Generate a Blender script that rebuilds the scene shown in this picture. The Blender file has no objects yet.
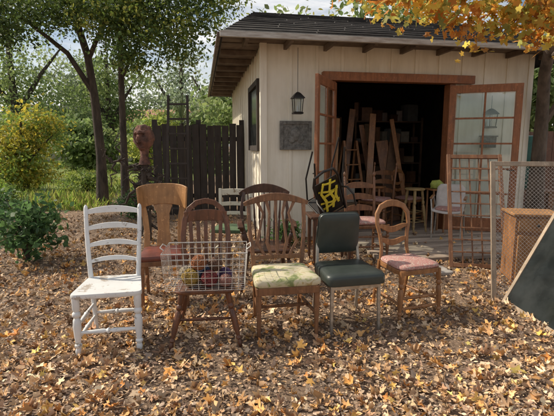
import bpy, math, random
import numpy as np
from mathutils import Vector, Matrix, noise as mnoise
random.seed(7); rng = np.random.default_rng(7)
S = bpy.context.scene; COL = S.collection
V = Vector; R = math.radians
# ------------------------------------------------------------ camera
CH = 1.47; TH = R(8.3); F = 430.0
cam = bpy.data.cameras.new('camera'); co = bpy.data.objects.new('camera', cam); COL.objects.link(co)
co.location = (0, 0, CH); co.rotation_euler = (math.pi/2 - TH, 0, 0)
cam.sensor_width = 36; cam.lens = F/554*36; cam.clip_end = 900; S.camera = co
def G(px, py, z=0):
    dx = (px-277)/F; dy = (208-py)/F
    y = math.cos(TH)+dy*math.sin(TH); zz = -math.sin(TH)+dy*math.cos(TH)
    t = (z-CH)/zz
    return V((dx*t, y*t, z))
# ------------------------------------------------------------ object helpers
def tag(o, label=None, cat=None, group=None, kind=None):
    if label: o['label'] = label
    if cat: o['category'] = cat
    if group: o['group'] = group
    if kind: o['kind'] = kind
    return o
def empty(name, loc=(0,0,0), rz=0, label=None, cat=None, group=None):
    o = bpy.data.objects.new(name, None); COL.objects.link(o)
    o.location = loc; o.rotation_euler = (0,0,rz); o.empty_display_size = .1
    return tag(o, label, cat, group)
def duptree(o, parent=None):
    kids = [c for c in bpy.data.objects if c.parent == o]
    c = o.copy(); COL.objects.link(c); c.parent = parent
    for ch in kids: duptree(ch, c)
    return c
def axes_matrix(O, ex, up):
    ex = V(ex).normalized(); up = V(up); ez = (up-ex*up.dot(ex)).normalized(); ey = ez.cross(ex)
    m = Matrix((ex, ey, ez)).transposed().to_4x4(); m.translation = V(O); return m
class MB:
    def __init__(s): s.v = []; s.f = []
    def add(s, vs, fs):
        b = len(s.v); s.v += [V(p) for p in vs]; s.f += [tuple(i+b for i in f) for f in fs]
    def box(s, c, sz, rot=None):
        c = V(c); vs = []
        for x in (-.5,.5):
            for y in (-.5,.5):
                for z in (-.5,.5):
                    p = V((x*sz[0], y*sz[1], z*sz[2]))
                    if rot: p = rot @ p
                    vs.append(c+p)
        s.add(vs, [(0,1,3,2),(4,6,7,5),(0,4,5,1),(2,3,7,6),(0,2,6,4),(1,5,7,3)]); return s
    def bar(s, p0, p1, w, t, w1=None, t1=None, side=(1,0,0)):
        return s.ribbon([p0, p1], [w, w1 or w], [t, t1 or t], side)
    def ribbon(s, pts, ws, ts, side=(1,0,0)):
        pts = [V(p) for p in pts]; n = len(pts)
        if not hasattr(ws, '__len__'): ws = [ws]*n
        if not hasattr(ts, '__len__'): ts = [ts]*n
        vs = []; fs = []
        for i, p in enumerate(pts):
            d = (pts[min(i+1,n-1)]-pts[max(i-1,0)]).normalized()
            sd = V(side); sd = (sd-d*sd.dot(d))
            if sd.length < 1e-4: sd = V((0,1,0)); sd = sd-d*sd.dot(d)
            sd.normalize(); u = d.cross(sd)
            for a, b in ((-1,-1),(1,-1),(1,1),(-1,1)):
                vs.append(p+sd*(a*ws[i]/2)+u*(b*ts[i]/2))
        for i in range(n-1):
            for k in range(4):
                fs.append((i*4+k, i*4+(k+1)%4, (i+1)*4+(k+1)%4, (i+1)*4+k))
        fs.append((3,2,1,0)); fs.append(tuple((n-1)*4+k for k in range(4)))
        s.add(vs, fs); return s
    def tube(s, pts, rad, seg=8, closed=False):
        pts = [V(p) for p in pts]; n = len(pts)
        if not hasattr(rad, '__len__'): rad = [rad]*n
        vs = []; fs = []; prev = None
        for i, p in enumerate(pts):
            if closed: d = (pts[(i+1)%n]-pts[i-1])
            else: d = (pts[min(i+1,n-1)]-pts[max(i-1,0)])
            if d.length < 1e-7: d = V((0,0,1))
            d.normalize()
            if prev is None:
                prev = V((1,0,0)) if abs(d.x) < .9 else V((0,1,0))
            a = (prev-d*prev.dot(d)).normalized(); prev = a; b = d.cross(a)
            for k in range(seg):
                an = 2*math.pi*k/seg
                vs.append(p+(a*math.cos(an)+b*math.sin(an))*rad[i])
        m = n if closed else n-1
        for i in range(m):
            j = (i+1)%n
            for k in range(seg):
                fs.append((i*seg+k, i*seg+(k+1)%seg, j*seg+(k+1)%seg, j*seg+k))
        if not closed:
            fs.append(tuple(reversed(range(seg)))); fs.append(tuple((n-1)*seg+k for k in range(seg)))
        s.add(vs, fs); return s
    def turned(s, p0, p1, prof, seg=12):
        p0 = V(p0); p1 = V(p1)
        return s.tube([p0.lerp(p1, t) for t, r in prof], [r for t, r in prof], seg)
    def loft(s, outline, prof, c=(0,0)):
        n = len(outline); vs = []; fs = []
        for sc, z in prof:
            for x, y in outline: vs.append((c[0]+(x-c[0])*sc, c[1]+(y-c[1])*sc, z))
        for i in range(len(prof)-1):
            for k in range(n): fs.append((i*n+k, i*n+(k+1)%n, (i+1)*n+(k+1)%n, (i+1)*n+k))
        fs.append(tuple(reversed(range(n)))); fs.append(tuple((len(prof)-1)*n+k for k in range(n)))
        s.add(vs, fs); return s
    def sphere(s, c, r, seg=14, rings=9, fn=None):
        c = V(c)
        if not hasattr(r, '__len__'): r = (r,r,r)
        vs = []; fs = []
        for i in range(rings+1):
            a = math.pi*i/rings
            for k in range(seg):
                b = 2*math.pi*k/seg
                p = V((math.sin(a)*math.cos(b), math.sin(a)*math.sin(b), math.cos(a)))
                if fn: p = fn(p)
                vs.append(c+V((p.x*r[0], p.y*r[1], p.z*r[2])))
        for i in range(rings):
            for k in range(seg): fs.append((i*seg+k, (i+1)*seg+k, (i+1)*seg+(k+1)%seg, i*seg+(k+1)%seg))
        s.add(vs, fs); return s
    def build(s, name, mat, parent=None, bevel=0, loc=None, rz=0, sharp=40):
        me = bpy.data.meshes.new(name); me.from_pydata([tuple(p) for p in s.v], [], s.f); me.update()
        me.polygons.foreach_set('use_smooth', [True]*len(me.polygons))
        try: me.set_sharp_from_angle(angle=R(sharp))
        except Exception: pass
        me.materials.append(mat)
        o = bpy.data.objects.new(name, me); COL.objects.link(o); o.parent = parent
        if loc is not None: o.location = loc; o.rotation_euler = (0,0,rz)
        if bevel:
            b = o.modifiers.new('bevel', 'BEVEL'); b.width = bevel; b.segments = 2; b.limit_method = 'ANGLE'; b.angle_limit = R(40)
        return o
def rr(wf, wb, d, r=.04, n=5, y0=None):
    y0 = -d/2 if y0 is None else y0
    cs = [(-wf/2,y0),(wf/2,y0),(wb/2,y0+d),(-wb/2,y0+d)]; out = []
    for i in range(4):
        p = V((*cs[i],0)); a = (V((*cs[i-1],0))-p).normalized(); b = (V((*cs[(i+1)%4],0))-p).normalized()
        for k in range(n+1):
            t = k/n; p0 = p+a*r; p1 = p+b*r
            q = p0*(1-t)**2+p*2*t*(1-t)+p1*t*t; out.append((q.x,q.y))
    return out
def arc(p0, p1, bulge, n=8):
    p0 = V(p0); p1 = V(p1); b = V(bulge)
    return [p0.lerp(p1, i/n)+b*(4*(i/n)*(1-i/n)) for i in range(n+1)]
# ------------------------------------------------------------ materials
def base(name):
    m = bpy.data.materials.new(name); m.use_nodes = True; nt = m.node_tree
    return m, nt, nt.nodes['Principled BSDF']
def ramp(nt, fac, stops):
    r = nt.nodes.new('ShaderNodeValToRGB'); e = r.color_ramp.elements
    while len(e) < len(stops): e.new(.5)
    for el, (p, c) in zip(e, stops): el.position = p; el.color = (*c, 1)
    nt.links.new(fac, r.inputs[0]); return r.outputs[0]
def coords(nt, scale, kind='Object'):
    t = nt.nodes.new('ShaderNodeTexCoord'); mp = nt.nodes.new('ShaderNodeMapping')
    mp.inputs['Scale'].default_value = scale; nt.links.new(t.outputs[kind], mp.inputs[0]); return mp.outputs[0]
def noise(nt, co_, scale=1, detail=6, rough=.6, dist=0):
    n = nt.nodes.new('ShaderNodeTexNoise'); n.inputs['Scale'].default_value = scale
    n.inputs['Detail'].default_value = detail; n.inputs['Roughness'].default_value = rough; n.inputs['Distortion'].default_value = dist
    nt.links.new(co_, n.inputs['Vector']); return n.outputs['Fac']
def bump(nt, fac, b, strength=.3, dist=.01):
    n = nt.nodes.new('ShaderNodeBump'); n.inputs['Strength'].default_value = strength; n.inputs['Distance'].default_value = dist
    nt.links.new(fac, n.inputs['Height']); nt.links.new(n.outputs[0], b.inputs['Normal'])
def plain(name, c1, c2=None, rough=.6, scale=12, metal=0, bmp=.25, stretch=(1,1,1), bd=.004):
    m, nt, b = base(name); c2 = c2 or tuple(x*.7 for x in c1)
    v = coords(nt, stretch); n = noise(nt, v, scale)
    nt.links.new(ramp(nt, n, [(.35,c2),(.65,c1)]), b.inputs['Base Color'])
    b.inputs['Roughness'].default_value = rough; b.inputs['Metallic'].default_value = metal
    n2 = noise(nt, v, scale*5); bump(nt, n2, b, bmp, bd); return m
def wood(name, c1, c2, rough=.45, stretch=(28,28,3), wear=True):
    m, nt, b = base(name); v = coords(nt, stretch); n = noise(nt, v, 1, 8, .65, .6)
    col = ramp(nt, n, [(.3,c2),(.5,tuple((a+d)/2 for a,d in zip(c1,c2))),(.72,c1)])
    v2 = coords(nt, (1,1,1)); n2 = noise(nt, v2, 7, 6)
    mx = nt.nodes.new('ShaderNodeMix'); mx.data_type = 'RGBA'; mx.blend_type = 'MULTIPLY'; mx.inputs[0].default_value = .6
    nt.links.new(col, mx.inputs[6]); nt.links.new(ramp(nt, n2, [(.3,(.45,.45,.45)),(.7,(1.1,1.1,1.1))]), mx.inputs[7])
    out = mx.outputs[2]
    if wear:
        n3 = noise(nt, v2, 30, 9, .75); m3 = nt.nodes.new('ShaderNodeMix'); m3.data_type = 'RGBA'
        nt.links.new(ramp(nt, n3, [(.58,(0,0,0)),(.66,(.6,.6,.6))]), m3.inputs[0]); nt.links.new(out, m3.inputs[6]); m3.inputs[7].default_value = (*[min(1,x*1.7+.03) for x in c1],1); out = m3.outputs[2]
    nt.links.new(out, b.inputs['Base Color'])
    nt.links.new(ramp(nt, n2, [(.3,(rough*.8,)*3),(.7,(min(1,rough*1.5),)*3)]), b.inputs['Roughness'])
    bump(nt, n, b, .25, .003); return m
def chipped(name, paint, under, th=.62, scale=14):
    m, nt, b = base(name); v = coords(nt, (1,1,1)); n = noise(nt, v, scale, 10, .72)
    soft = noise(nt, v, 5, 5)
    p = ramp(nt, soft, [(.3,tuple(x*.82 for x in paint)),(.7,paint)])
    mx = nt.nodes.new('ShaderNodeMix'); mx.data_type = 'RGBA'
    f = ramp(nt, n, [(th,(0,0,0)),(th+.03,(1,1,1))])
    nt.links.new(f, mx.inputs[0]); nt.links.new(p, mx.inputs[6]); mx.inputs[7].default_value = (*under,1)
    nt.links.new(mx.outputs[2], b.inputs['Base Color']); b.inputs['Roughness'].default_value = .5
    bump(nt, n, b, .3, .002); return m
def leafmat(name, trans=.35, rough=.55):
    m, nt, b = base(name); a = nt.nodes.new('ShaderNodeAttribute'); a.attribute_name = 'col'
    nt.links.new(a.outputs['Color'], b.inputs['Base Color']); b.inputs['Roughness'].default_value = rough
    if trans:
        tr = nt.nodes.new('ShaderNodeBsdfTranslucent'); nt.links.new(a.outputs['Color'], tr.inputs[0])
        mx = nt.nodes.new('ShaderNodeMixShader'); mx.inputs[0].default_value = trans
        nt.links.new(b.outputs[0], mx.inputs[1]); nt.links.new(tr.outputs[0], mx.inputs[2])
        nt.links.new(mx.outputs[0], nt.nodes['Material Output'].inputs[0])
    return m
def glassmat(name, tint=(.9,.95,.95), refl=.12):
    m, nt, b = base(name); t = nt.nodes.new('ShaderNodeBsdfTransparent'); t.inputs[0].default_value = (*tint,1)
    g = nt.nodes.new('ShaderNodeBsdfGlossy'); g.inputs['Roughness'].default_value = .04
    n = noise(nt, coords(nt,(1,1,1)), 6)
    mx = nt.nodes.new('ShaderNodeMixShader')
    nt.links.new(ramp(nt, n, [(.2,(refl*.7,)*3),(.8,(refl*1.5,)*3)]), mx.inputs[0])
    nt.links.new(t.outputs[0], mx.inputs[1]); nt.links.new(g.outputs[0], mx.inputs[2])
    nt.links.new(mx.outputs[0], nt.nodes['Material Output'].inputs[0]); return m
M = {}
M['white'] = chipped('white_chipped_paint', (.74,.75,.75), (.33,.30,.26), .60, 16)
M['white_seat'] = chipped('white_worn_seat', (.70,.70,.68), (.40,.34,.28), .55, 9)
M['tan'] = wood('tan_wood', (.50,.26,.10), (.30,.14,.05), .4)
M['brown'] = wood('brown_wood', (.20,.075,.034), (.075,.03,.015), .36)
M['mid'] = wood('mid_wood', (.30,.14,.062), (.12,.052,.025), .4)
M['dark'] = wood('dark_wood', (.12,.05,.025), (.04,.018,.010), .36)
M['honey'] = wood('honey_wood', (.42,.20,.08), (.20,.085,.033), .38)
M['orangewood'] = wood('door_wood', (.40,.155,.065), (.20,.075,.03), .5)
M['fence'] = wood('fence_wood', (.065,.048,.038), (.024,.018,.014), .75, (12,12,2), False)
M['cream'] = chipped('cream_paint', (.62,.58,.46), (.25,.18,.11), .58, 12)
M['redleather'] = plain('red_brown_leather', (.20,.055,.035), (.10,.03,.02), .4, 9)
M['greenvinyl'] = plain('dark_green_vinyl', (.040,.050,.043), (.026,.034,.030), .42, 6, 0, .15)
M['chrome'] = plain('dull_metal', (.50,.48,.44), (.32,.28,.23), .4, 20, .7, .1)
M['wire'] = plain('galvanised_wire', (.66,.64,.60), (.45,.41,.36), .4, 30, .3, .1)
M['blackmetal'] = plain('black_metal', (.018,.018,.018), (.03,.022,.018), .45, 18, .3, .2)
M['yellow'] = plain('yellow_strap', (.75,.62,.05), (.6,.48,.04), .6, 20)
M['rust'] = plain('rusted_clay', (.24,.11,.075), (.07,.038,.03), .9, 11, 0, 1.0, bd=.02)
M['bark'] = plain('bark', (.10,.075,.058), (.03,.023,.018), .95, 9, 0, 1.0, (1,1,.25), .03)
M['orangebark'] = plain('light_bark', (.18,.135,.10), (.06,.045,.033), .9, 6, 0, .9, (1,1,.4), .02)
M['leaf'] = leafmat('leaf', .5); M['glowleaf'] = leafmat('thin_autumn_leaf', .65); M['litter'] = leafmat('dry_leaf', 0, .75)
M['glass'] = glassmat('door_glass'); M['darkglass'] = plain('dark_glass', (.035,.04,.04), (.012,.015,.015), .12, 3, 0, .02)
M['carton'] = plain('cardboard', (.30,.20,.12), (.18,.12,.07), .85, 4)
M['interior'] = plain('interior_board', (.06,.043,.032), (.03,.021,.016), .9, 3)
M['shelfwood'] = plain('dim_shelf_wood', (.16,.09,.05), (.08,.045,.028), .8, 6)  # wood darkened to put the interior dimness into its colour
M['bluegrey'] = plain('grey_relief', (.24,.23,.21), (.10,.095,.085), .8, 22, 0, .9, bd=.01)
M['weathered'] = wood('weathered_pale_wood', (.46,.36,.26), (.27,.20,.14), .75)
def fabric(name, cols, scale, stops):
    m, nt, b = base(name); v = coords(nt,(1,1,1)); n = noise(nt, v, scale, 3, .5, 1.2)
    nt.links.new(ramp(nt, n, list(zip(stops, cols))), b.inputs['Base Color']); b.inputs['Roughness'].default_value = .9
    bump(nt, noise(nt, v, 350, 2), b, .3, .001); return m
M['floral'] = fabric('floral_cloth', [(.20,.23,.09),(.38,.38,.18),(.54,.48,.32),(.56,.50,.35),(.40,.31,.15)], 11, [.36,.42,.48,.60,.68])
M['pink'] = fabric('pink_cloth', [(.47,.38,.31),(.36,.12,.11),(.47,.29,.24),(.28,.08,.08),(.50,.39,.32)], 38, [.36,.44,.5,.56,.62])
M['greencloth'] = fabric('green_cloth', [(.06,.10,.05),(.10,.15,.07)], 12, [.4,.6])
# ------------------------------------------------------------ leaf clouds
T_OV = (np.array([(0,-.5,0),(.27,-.12,.07),(.2,.22,.06),(0,.5,-.03),(-.2,.22,.06),(-.27,-.12,.07)]), [(0,1,2,3),(0,3,4,5)])
def star(seed, lobes, depth, curl):
    rs = random.Random(seed); n = 14; P = [(0,-.05,0)]
    for i in range(n):
        a = -90+i*360/n
        lobe = .5+.5*math.cos(R((a-90)*lobes))
        q = (.34+.24*lobe-depth*(1-lobe))*rs.uniform(.82,1.15)
        if i == 0: q = .12
        P.append((q*math.cos(R(a)), q*math.sin(R(a)), curl*q*rs.uniform(.1,1)))
    return np.array(P), [(0,i+1,(i+1)%n+1) for i in range(n)]
T_ST = star(1, 5, .08, .5); T_S2 = star(5, 5, .02, 1.1); T_S3 = star(9, 3, .03, 1.5); T_S4 = star(21, 5, .05, 1.0)
T_BL = (np.array([(-.05,0,0),(.05,0,0),(.03,.1,.6),(0,.3,1.0),(-.03,.1,.6)]), [(0,1,2,3,4)])
def leafmesh(name, C, size, cols, tpl, mat, parent=None, flat=0.0, upright=False, loc=None):
    P, faces = tpl; N = len(C); K = len(P)
    n = rng.normal(size=(N,3)); n /= np.linalg.norm(n,axis=1)[:,None]
    if flat: n = n*(1-flat)+np.array([0,0,1.0])*flat*1.4
    n /= np.linalg.norm(n,axis=1)[:,None]
    a = rng.normal(size=(N,3))
    if upright:
        n = np.tile([0,0,1.0],(N,1))+rng.normal(size=(N,3))*.25; n /= np.linalg.norm(n,axis=1)[:,None]
    a -= n*np.sum(a*n,axis=1)[:,None]; a /= np.linalg.norm(a,axis=1)[:,None]; b = np.cross(n,a)
    sz = size[:,None,None]
    curl = (rng.random(N)*2.4-.6)[:,None,None] if not upright else np.ones((N,1,1))
    asp = (.7+rng.random(N)*.45)[:,None,None]
    W = C[:,None,:]+sz*(asp*P[None,:,0:1]*a[:,None,:]+P[None,:,1:2]*b[:,None,:]+curl*P[None,:,2:3]*n[:,None,:])
    me = bpy.data.meshes.new(name); me.vertices.add(N*K); me.vertices.foreach_set('co', W.reshape(-1).astype(np.float32))
    lens = np.array([len(f) for f in faces]); fl = np.concatenate([np.array(f) for f in faces])
    loops = (np.arange(N)[:,None]*K+fl[None,:]).reshape(-1)
    tot = np.tile(lens, N); st = np.concatenate([[0],np.cumsum(tot)[:-1]])
    me.loops.add(len(loops)); me.loops.foreach_set('vertex_index', loops.astype(np.int32))
    me.polygons.add(len(tot)); me.polygons.foreach_set('loop_start', st.astype(np.int32)); me.polygons.foreach_set('loop_total', tot.astype(np.int32))
    me.update(calc_edges=True)
    at = me.attributes.new('col','FLOAT_COLOR','FACE')
    c4 = np.ones((len(tot),4),np.float32); c4[:,:3] = np.clip(np.repeat(cols, len(faces), axis=0),0,.9); at.data.foreach_set('color', c4.reshape(-1))
    me.materials.append(mat); o = bpy.data.objects.new(name, me); COL.objects.link(o); o.parent = parent
    if loc is not None: o.location = loc
    return o
def clumps(blobs, nclump, per, spread):
    vol = np.array([r[0]*r[1]*r[2] for c,r in blobs])**.7; vol = vol/vol.sum()
    idx = rng.choice(len(blobs), nclump, p=vol)
    d = rng.normal(size=(nclump,3)); d /= np.linalg.norm(d,axis=1)[:,None]
    rad = rng.random(nclump)**.45
    cc = np.array([blobs[i][0] for i in idx])+d*rad[:,None]*np.array([blobs[i][1] for i in idx])
    P = np.repeat(cc, per, axis=0)+rng.normal(size=(nclump*per,3))*spread*np.array([1,1,.65])
    return P, np.repeat(np.arange(nclump), per)
def palette(cols, ids, var=.25):
    cols = np.array(cols); k = rng.integers(0,len(cols),ids.max()+1); tone = .65+rng.random(ids.max()+1)*.7
    out = cols[k[ids]]*tone[ids][:,None]*(1-var/2+rng.random(len(ids))*var)[:,None]; return out
GREEN = [(.10,.15,.035),(.13,.185,.04),(.065,.105,.03),(.20,.25,.05),(.08,.125,.04)]
YG = [(.40,.36,.05),(.24,.30,.05),(.50,.40,.06),(.17,.24,.05)]
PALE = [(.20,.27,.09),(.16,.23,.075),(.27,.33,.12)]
HAZE = [(.25,.31,.19),(.21,.27,.16),(.30,.35,.21)]  # far foliage paled to put distance haze into the leaf colour
ORANGE = [(.74,.38,.08),(.62,.26,.06),(.80,.52,.10),(.50,.28,.10),(.68,.56,.13),(.42,.42,.11)]
# ------------------------------------------------------------ world + sun
w = bpy.data.worlds.new('World'); S.world = w; w.use_nodes = True; nt = w.node_tree
bg = nt.nodes['Background']; sky = nt.nodes.new('ShaderNodeTexSky'); sky.sky_type = 'NISHITA'; sky.sun_disc = False
EL = 42; AZ = V((-.88,.24,0)).normalized()
sunv = AZ*math.cos(R(EL)); sunv.z = math.sin(R(EL))
sky.sun_elevation = R(EL); sky.sun_rotation = math.atan2(sunv.x, sunv.y) % (2*math.pi); sky.air_density = 1.1; sky.dust_density = 2.0
tc = nt.nodes.new('ShaderNodeTexCoord'); mp = nt.nodes.new('ShaderNodeMapping'); mp.inputs['Scale'].default_value = (1,1,2.6)
nt.links.new(tc.outputs['Generated'], mp.inputs[0]); cn = noise(nt, mp.outputs[0], 2.6, 8, .6, .3)
mx = nt.nodes.new('ShaderNodeMix'); mx.data_type = 'RGBA'
nt.links.new(ramp(nt, cn, [(.42,(0,0,0)),(.62,(.85,.85,.85))]), mx.inputs[0]); nt.links.new(sky.outputs[0], mx.inputs[6]); mx.inputs[7].default_value = (10.5,10.2,9.8,1)
nt.links.new(mx.outputs[2], bg.inputs[0]); bg.inputs[1].default_value = .112
sl = bpy.data.lights.new('sun','SUN'); sl.energy = 5; sl.angle = R(.5); sl.color = (1,.90,.74)
so = bpy.data.objects.new('sun', sl); COL.objects.link(so); so.rotation_euler = sunv.to_track_quat('Z','Y').to_euler(); so.location = (0,0,20)
S.view_settings.view_transform = 'Standard'; S.view_settings.look = 'None'; S.view_settings.exposure = 0
# ------------------------------------------------------------ ground
m, gnt, b = base('leaf_litter_soil'); v = coords(gnt,(1,1,1))
n1 = noise(gnt, v, 42, 10, .78); n2 = noise(gnt, v, 1.3, 5)
c = ramp(gnt, n1, [(.3,(.07,.045,.03)),(.45,(.24,.165,.11)),(.56,(.38,.27,.19)),(.68,(.52,.39,.28))])
mm = gnt.nodes.new('ShaderNodeMix'); mm.data_type = 'RGBA'; mm.blend_type = 'MULTIPLY'; mm.inputs[0].default_value = .7
gnt.links.new(c, mm.inputs[6]); gnt.links.new(ramp(gnt, n2, [(.3,(.55,.52,.48)),(.7,(1.1,1.05,1))]), mm.inputs[7])
gnt.links.new(mm.outputs[2], b.inputs['Base Color']); b.inputs['Roughness'].default_value = .95; bump(gnt, n1, b, .9, .03)
g = MB(); g.add([(-300,-60,0),(300,-60,0),(300,500,0),(-300,500,0)], [(0,1,2,3)]); tag(g.build('ground', m), kind='structure')
lawnm = plain('lawn_soil', (.20,.27,.06), (.14,.16,.05), .95, 1.2, 0, .8, bd=.03)
g = MB(); pts = [(-60,11.3),(-11,11.0),(-7.0,11.6),(-5.0,13),(-4.0,16),(-3,20),(-2,60),(-60,60)]
g.add([(x,y,.006) for x,y in pts], [tuple(range(8))]); tag(g.build('lawn', lawnm), kind='structure')
N = 32000; yy = 9.6+rng.random(N)**1.7*30; xx = -4.1-.09*(yy-10)-rng.random(N)*.8*yy
pch = np.sin(xx*1.3+np.sin(yy))*np.cos(yy*1.1+xx*.4); keep = rng.random(N) < .6+.5*pch; xx=xx[keep]; yy=yy[keep]; pch=pch[keep]; N=len(xx)
leafmesh('grass', np.stack([xx,yy,np.zeros(N)],1), (.07+rng.random(N)*.2)*(1+.5*pch), palette([(.30,.42,.07),(.22,.34,.06),(.44,.46,.11),(.36,.34,.12)], rng.integers(0,400,N)), T_BL, M['leaf'], upright=True)
tag(bpy.data.objects['grass'], 'sunlit green grass behind the tree trunks', 'grass', kind='stuff')
BO = V((-.2,6.7,0)); BR = R(10); ca, sa = math.cos(BR), math.sin(BR)
def BW(u, v, z=0): return V((BO.x+u*ca-v*sa, BO.y+u*sa+v*ca, z))
def toB(x, y): dx = x-BO.x; dy = y-BO.y; return dx*ca+dy*sa, -dx*sa+dy*ca
DK = (1.3, 4.5, -1.75, 0.0, .06)
def litter(name, N, smin, smax, cols, tpl, label, ymax=11, pw=1.25, zl=.02, flat=.62):
    yy = 1.45+rng.random(N)**pw*(ymax-1.45); xx = (rng.random(N)*2-1)*(.74*yy+.7)
    u, v = toB(xx, yy); ok = ~((u > -.03)&(v > -.03)&(u < 4.65))
    dk = (u > DK[0])&(u < DK[1])&(v > DK[2])&(v < DK[3]); ok &= (~dk)|(rng.random(N) < .05)
    dn = np.sin(xx*2.1+1.3*np.sin(yy*1.7))*np.cos(yy*2.6+np.sin(xx*1.4)); ok &= rng.random(N) < (.8+.28*dn)
    z = rng.random(N)*zl+.004+np.where(dk, DK[4], 0)
    C = np.stack([xx,yy,z],1)[ok]; n = len(C)
    cc = palette(cols, rng.integers(0,2500,n), .5)*(1+.12*dn[ok])[:,None]
    # litter colour full strength in front, darker towards the back
    rear = np.clip((C[:,1]-3.2)/3.0,0,1)[:,None]; cc = cc*(1-.28*rear)
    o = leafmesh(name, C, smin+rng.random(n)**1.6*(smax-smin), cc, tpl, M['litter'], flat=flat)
    tag(o, label, 'leaves', kind='stuff')
LB = [(.52,.35,.22),(.37,.24,.155),(.64,.46,.30),(.47,.34,.24),(.68,.48,.29),(.24,.15,.10),(.62,.37,.17),(.32,.24,.18)]
BB = [(.64,.40,.20),(.56,.32,.14),(.68,.47,.27),(.46,.28,.15),(.72,.40,.14),(.58,.42,.27),(.36,.20,.11)]
litter('fallen_leaves', 105000, .012, .042, LB, T_OV, 'small brown dry leaves and chips covering the ground', pw=1.35, zl=.025)
litter('fallen_broad_leaves', 7500, .03, .08, BB, T_S2, 'broad curled tan and brown leaves scattered on the ground', ymax=9, pw=1.3, zl=.03, flat=.42)
litter('fallen_curled_leaves', 7500, .03, .07, BB+LB, T_S3, 'crumpled brown leaves scattered on the ground', ymax=9, pw=1.3, zl=.03, flat=.3)
litter('fallen_orange_leaves', 1600, .04, .085, [(.74,.36,.09),(.64,.27,.07),(.76,.48,.14),(.54,.28,.10)], T_S4, 'orange lobed leaves scattered on the ground', ymax=7, pw=1.1, zl=.04, flat=.4)
# ------------------------------------------------------------ building
def wallmat():
    m, nt, b = base('cream_wall_paint'); v = coords(nt,(1,1,1)); n = noise(nt, v, 2.2, 7, .6)
    v2 = coords(nt,(3,3,.35)); n2 = noise(nt, v2, 3, 6, .7)
    c = ramp(nt, n, [(.3,(.78,.72,.59)),(.7,(.86,.81,.70))])
    mx = nt.nodes.new('ShaderNodeMix'); mx.data_type = 'RGBA'; mx.blend_type = 'MULTIPLY'; mx.inputs[0].default_value = .28
    nt.links.new(c, mx.inputs[6]); nt.links.new(ramp(nt, n2, [(.35,(.62,.56,.48)),(.55,(1,1,1))]), mx.inputs[7])
    nt.links.new(mx.outputs[2], b.inputs['Base Color']); b.inputs['Roughness'].default_value = .7; bump(nt, n2, b, .15, .004); return m
M['wall'] = wallmat(); M['roof'] = plain('dark_roofing', (.075,.066,.058), (.02,.018,.017), .8, 2.2, 0, .8, (1.5,6,1.5), .02)
M['gutter'] = plain('weathered_gutter', (.50,.48,.44), (.28,.24,.20), .6, 4, 0, .2, (1,8,8))
bd = empty('workshop', BO, BR, 'cream board and batten workshop with dark roof and open glazed double doors', 'workshop')
U0, U1, HT, WH = 1.11, 3.04, 2.45, 3.10
def wallpart(u0,u1,z0,z1, v0=0, battens=True):
    w_ = MB(); w_.box(((u0+u1)/2, v0+.06, (z0+z1)/2), (u1-u0,.12,z1-z0))
    if battens:
        k = math.ceil((u0+.02)/.41)
        while k*.41 < u1-.02: w_.box((k*.41, v0-.0095, (z0+z1)/2), (.045,.019,z1-z0-.004)); k += 1
    return w_.build('wall', M['wall'], bd, .002)
wallpart(0,U0-.1,0,WH); wallpart(U1+.1,4.6,0,WH); wallpart(U0-.1,U1+.1,HT+.14,WH)
sw = MB(); sw.box((.06,3.31,WH/2), (.12,6.38,WH))
k = 1
while k*.41 < 6.2: sw.box((-.0095, .1+k*.41, WH/2), (.019,.045,WH-.004)); k += 1
sw.build('wall', M['wall'], bd, .002)
MB().box((4.54,3.31,WH/2),(.12,6.38,WH)).build('wall', M['wall'], bd); MB().box((2.3,6.44,WH/2),(4.36,.12,WH)).build('wall', M['wall'], bd)
MB().box((-.012,-.012,WH/2),(.1,.1,WH)).build('corner_board', M['wall'], bd, .003)
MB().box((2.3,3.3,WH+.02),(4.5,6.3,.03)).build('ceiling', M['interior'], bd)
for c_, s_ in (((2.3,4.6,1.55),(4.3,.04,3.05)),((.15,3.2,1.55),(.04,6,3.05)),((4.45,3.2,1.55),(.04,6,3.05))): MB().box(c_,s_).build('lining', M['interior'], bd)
MB().box((2.3,3.2,.03),(4.3,6.2,.05)).build('floor', plain('shed_floor',(.30,.23,.18),(.17,.13,.10),.8,3), bd)
EZ = 2.93; RH = 1.22; e = [(-.65,-.55,EZ),(5.4,-.55,EZ),(5.4,6.9,EZ),(-.65,6.9,EZ),(.2,2.7,EZ+RH),(4.7,2.7,EZ+RH)]
rf = MB(); rf.add(e, [(0,1,5,4),(1,2,5),(2,3,4,5),(3,0,4)])
ro = rf.build('roof', M['roof'], bd, sharp=5); sm = ro.modifiers.new('s','SOLIDIFY'); sm.thickness = .05; sm.offset = 1
seams = MB(); rs = random.Random(4)
for i in range(12):
    t = i/11.8; a = V(e[0]).lerp(V(e[4]), t)+V((0,0,.056)); c_ = V(e[1]).lerp(V(e[5]), t)+V((0,0,.056)); x = 0
    while x < 1:
        x2 = min(1, x+rs.uniform(.12,.25)); seams.bar(a.lerp(c_,x)+V((0,0,rs.uniform(-.002,.006))), a.lerp(c_,x2-.003)+V((0,0,rs.uniform(-.002,.006))), .03, .014, side=(0,1,0)); x = x2
seams.build('roof_course', M['roof'], bd)
MB().box((2.375,-.585,EZ+.015),(6.1,.05,.075)).build('fascia', M['gutter'], bd, .004)
MB().box((-.685,3.17,EZ+.015),(.05,7.42,.075)).build('fascia', M['dark'], bd, .004)
M['sofdark'] = plain('soffit_boards', (.18,.135,.095), (.09,.062,.045), .8, 5)
MB().box((2.375,-.29,EZ+.05),(6.0,.54,.02)).build('soffit', M['sofdark'], bd)
MB().box((-.34,3.5,EZ+.05),(.6,6.9,.02)).build('soffit', M['sofdark'], bd)
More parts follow.
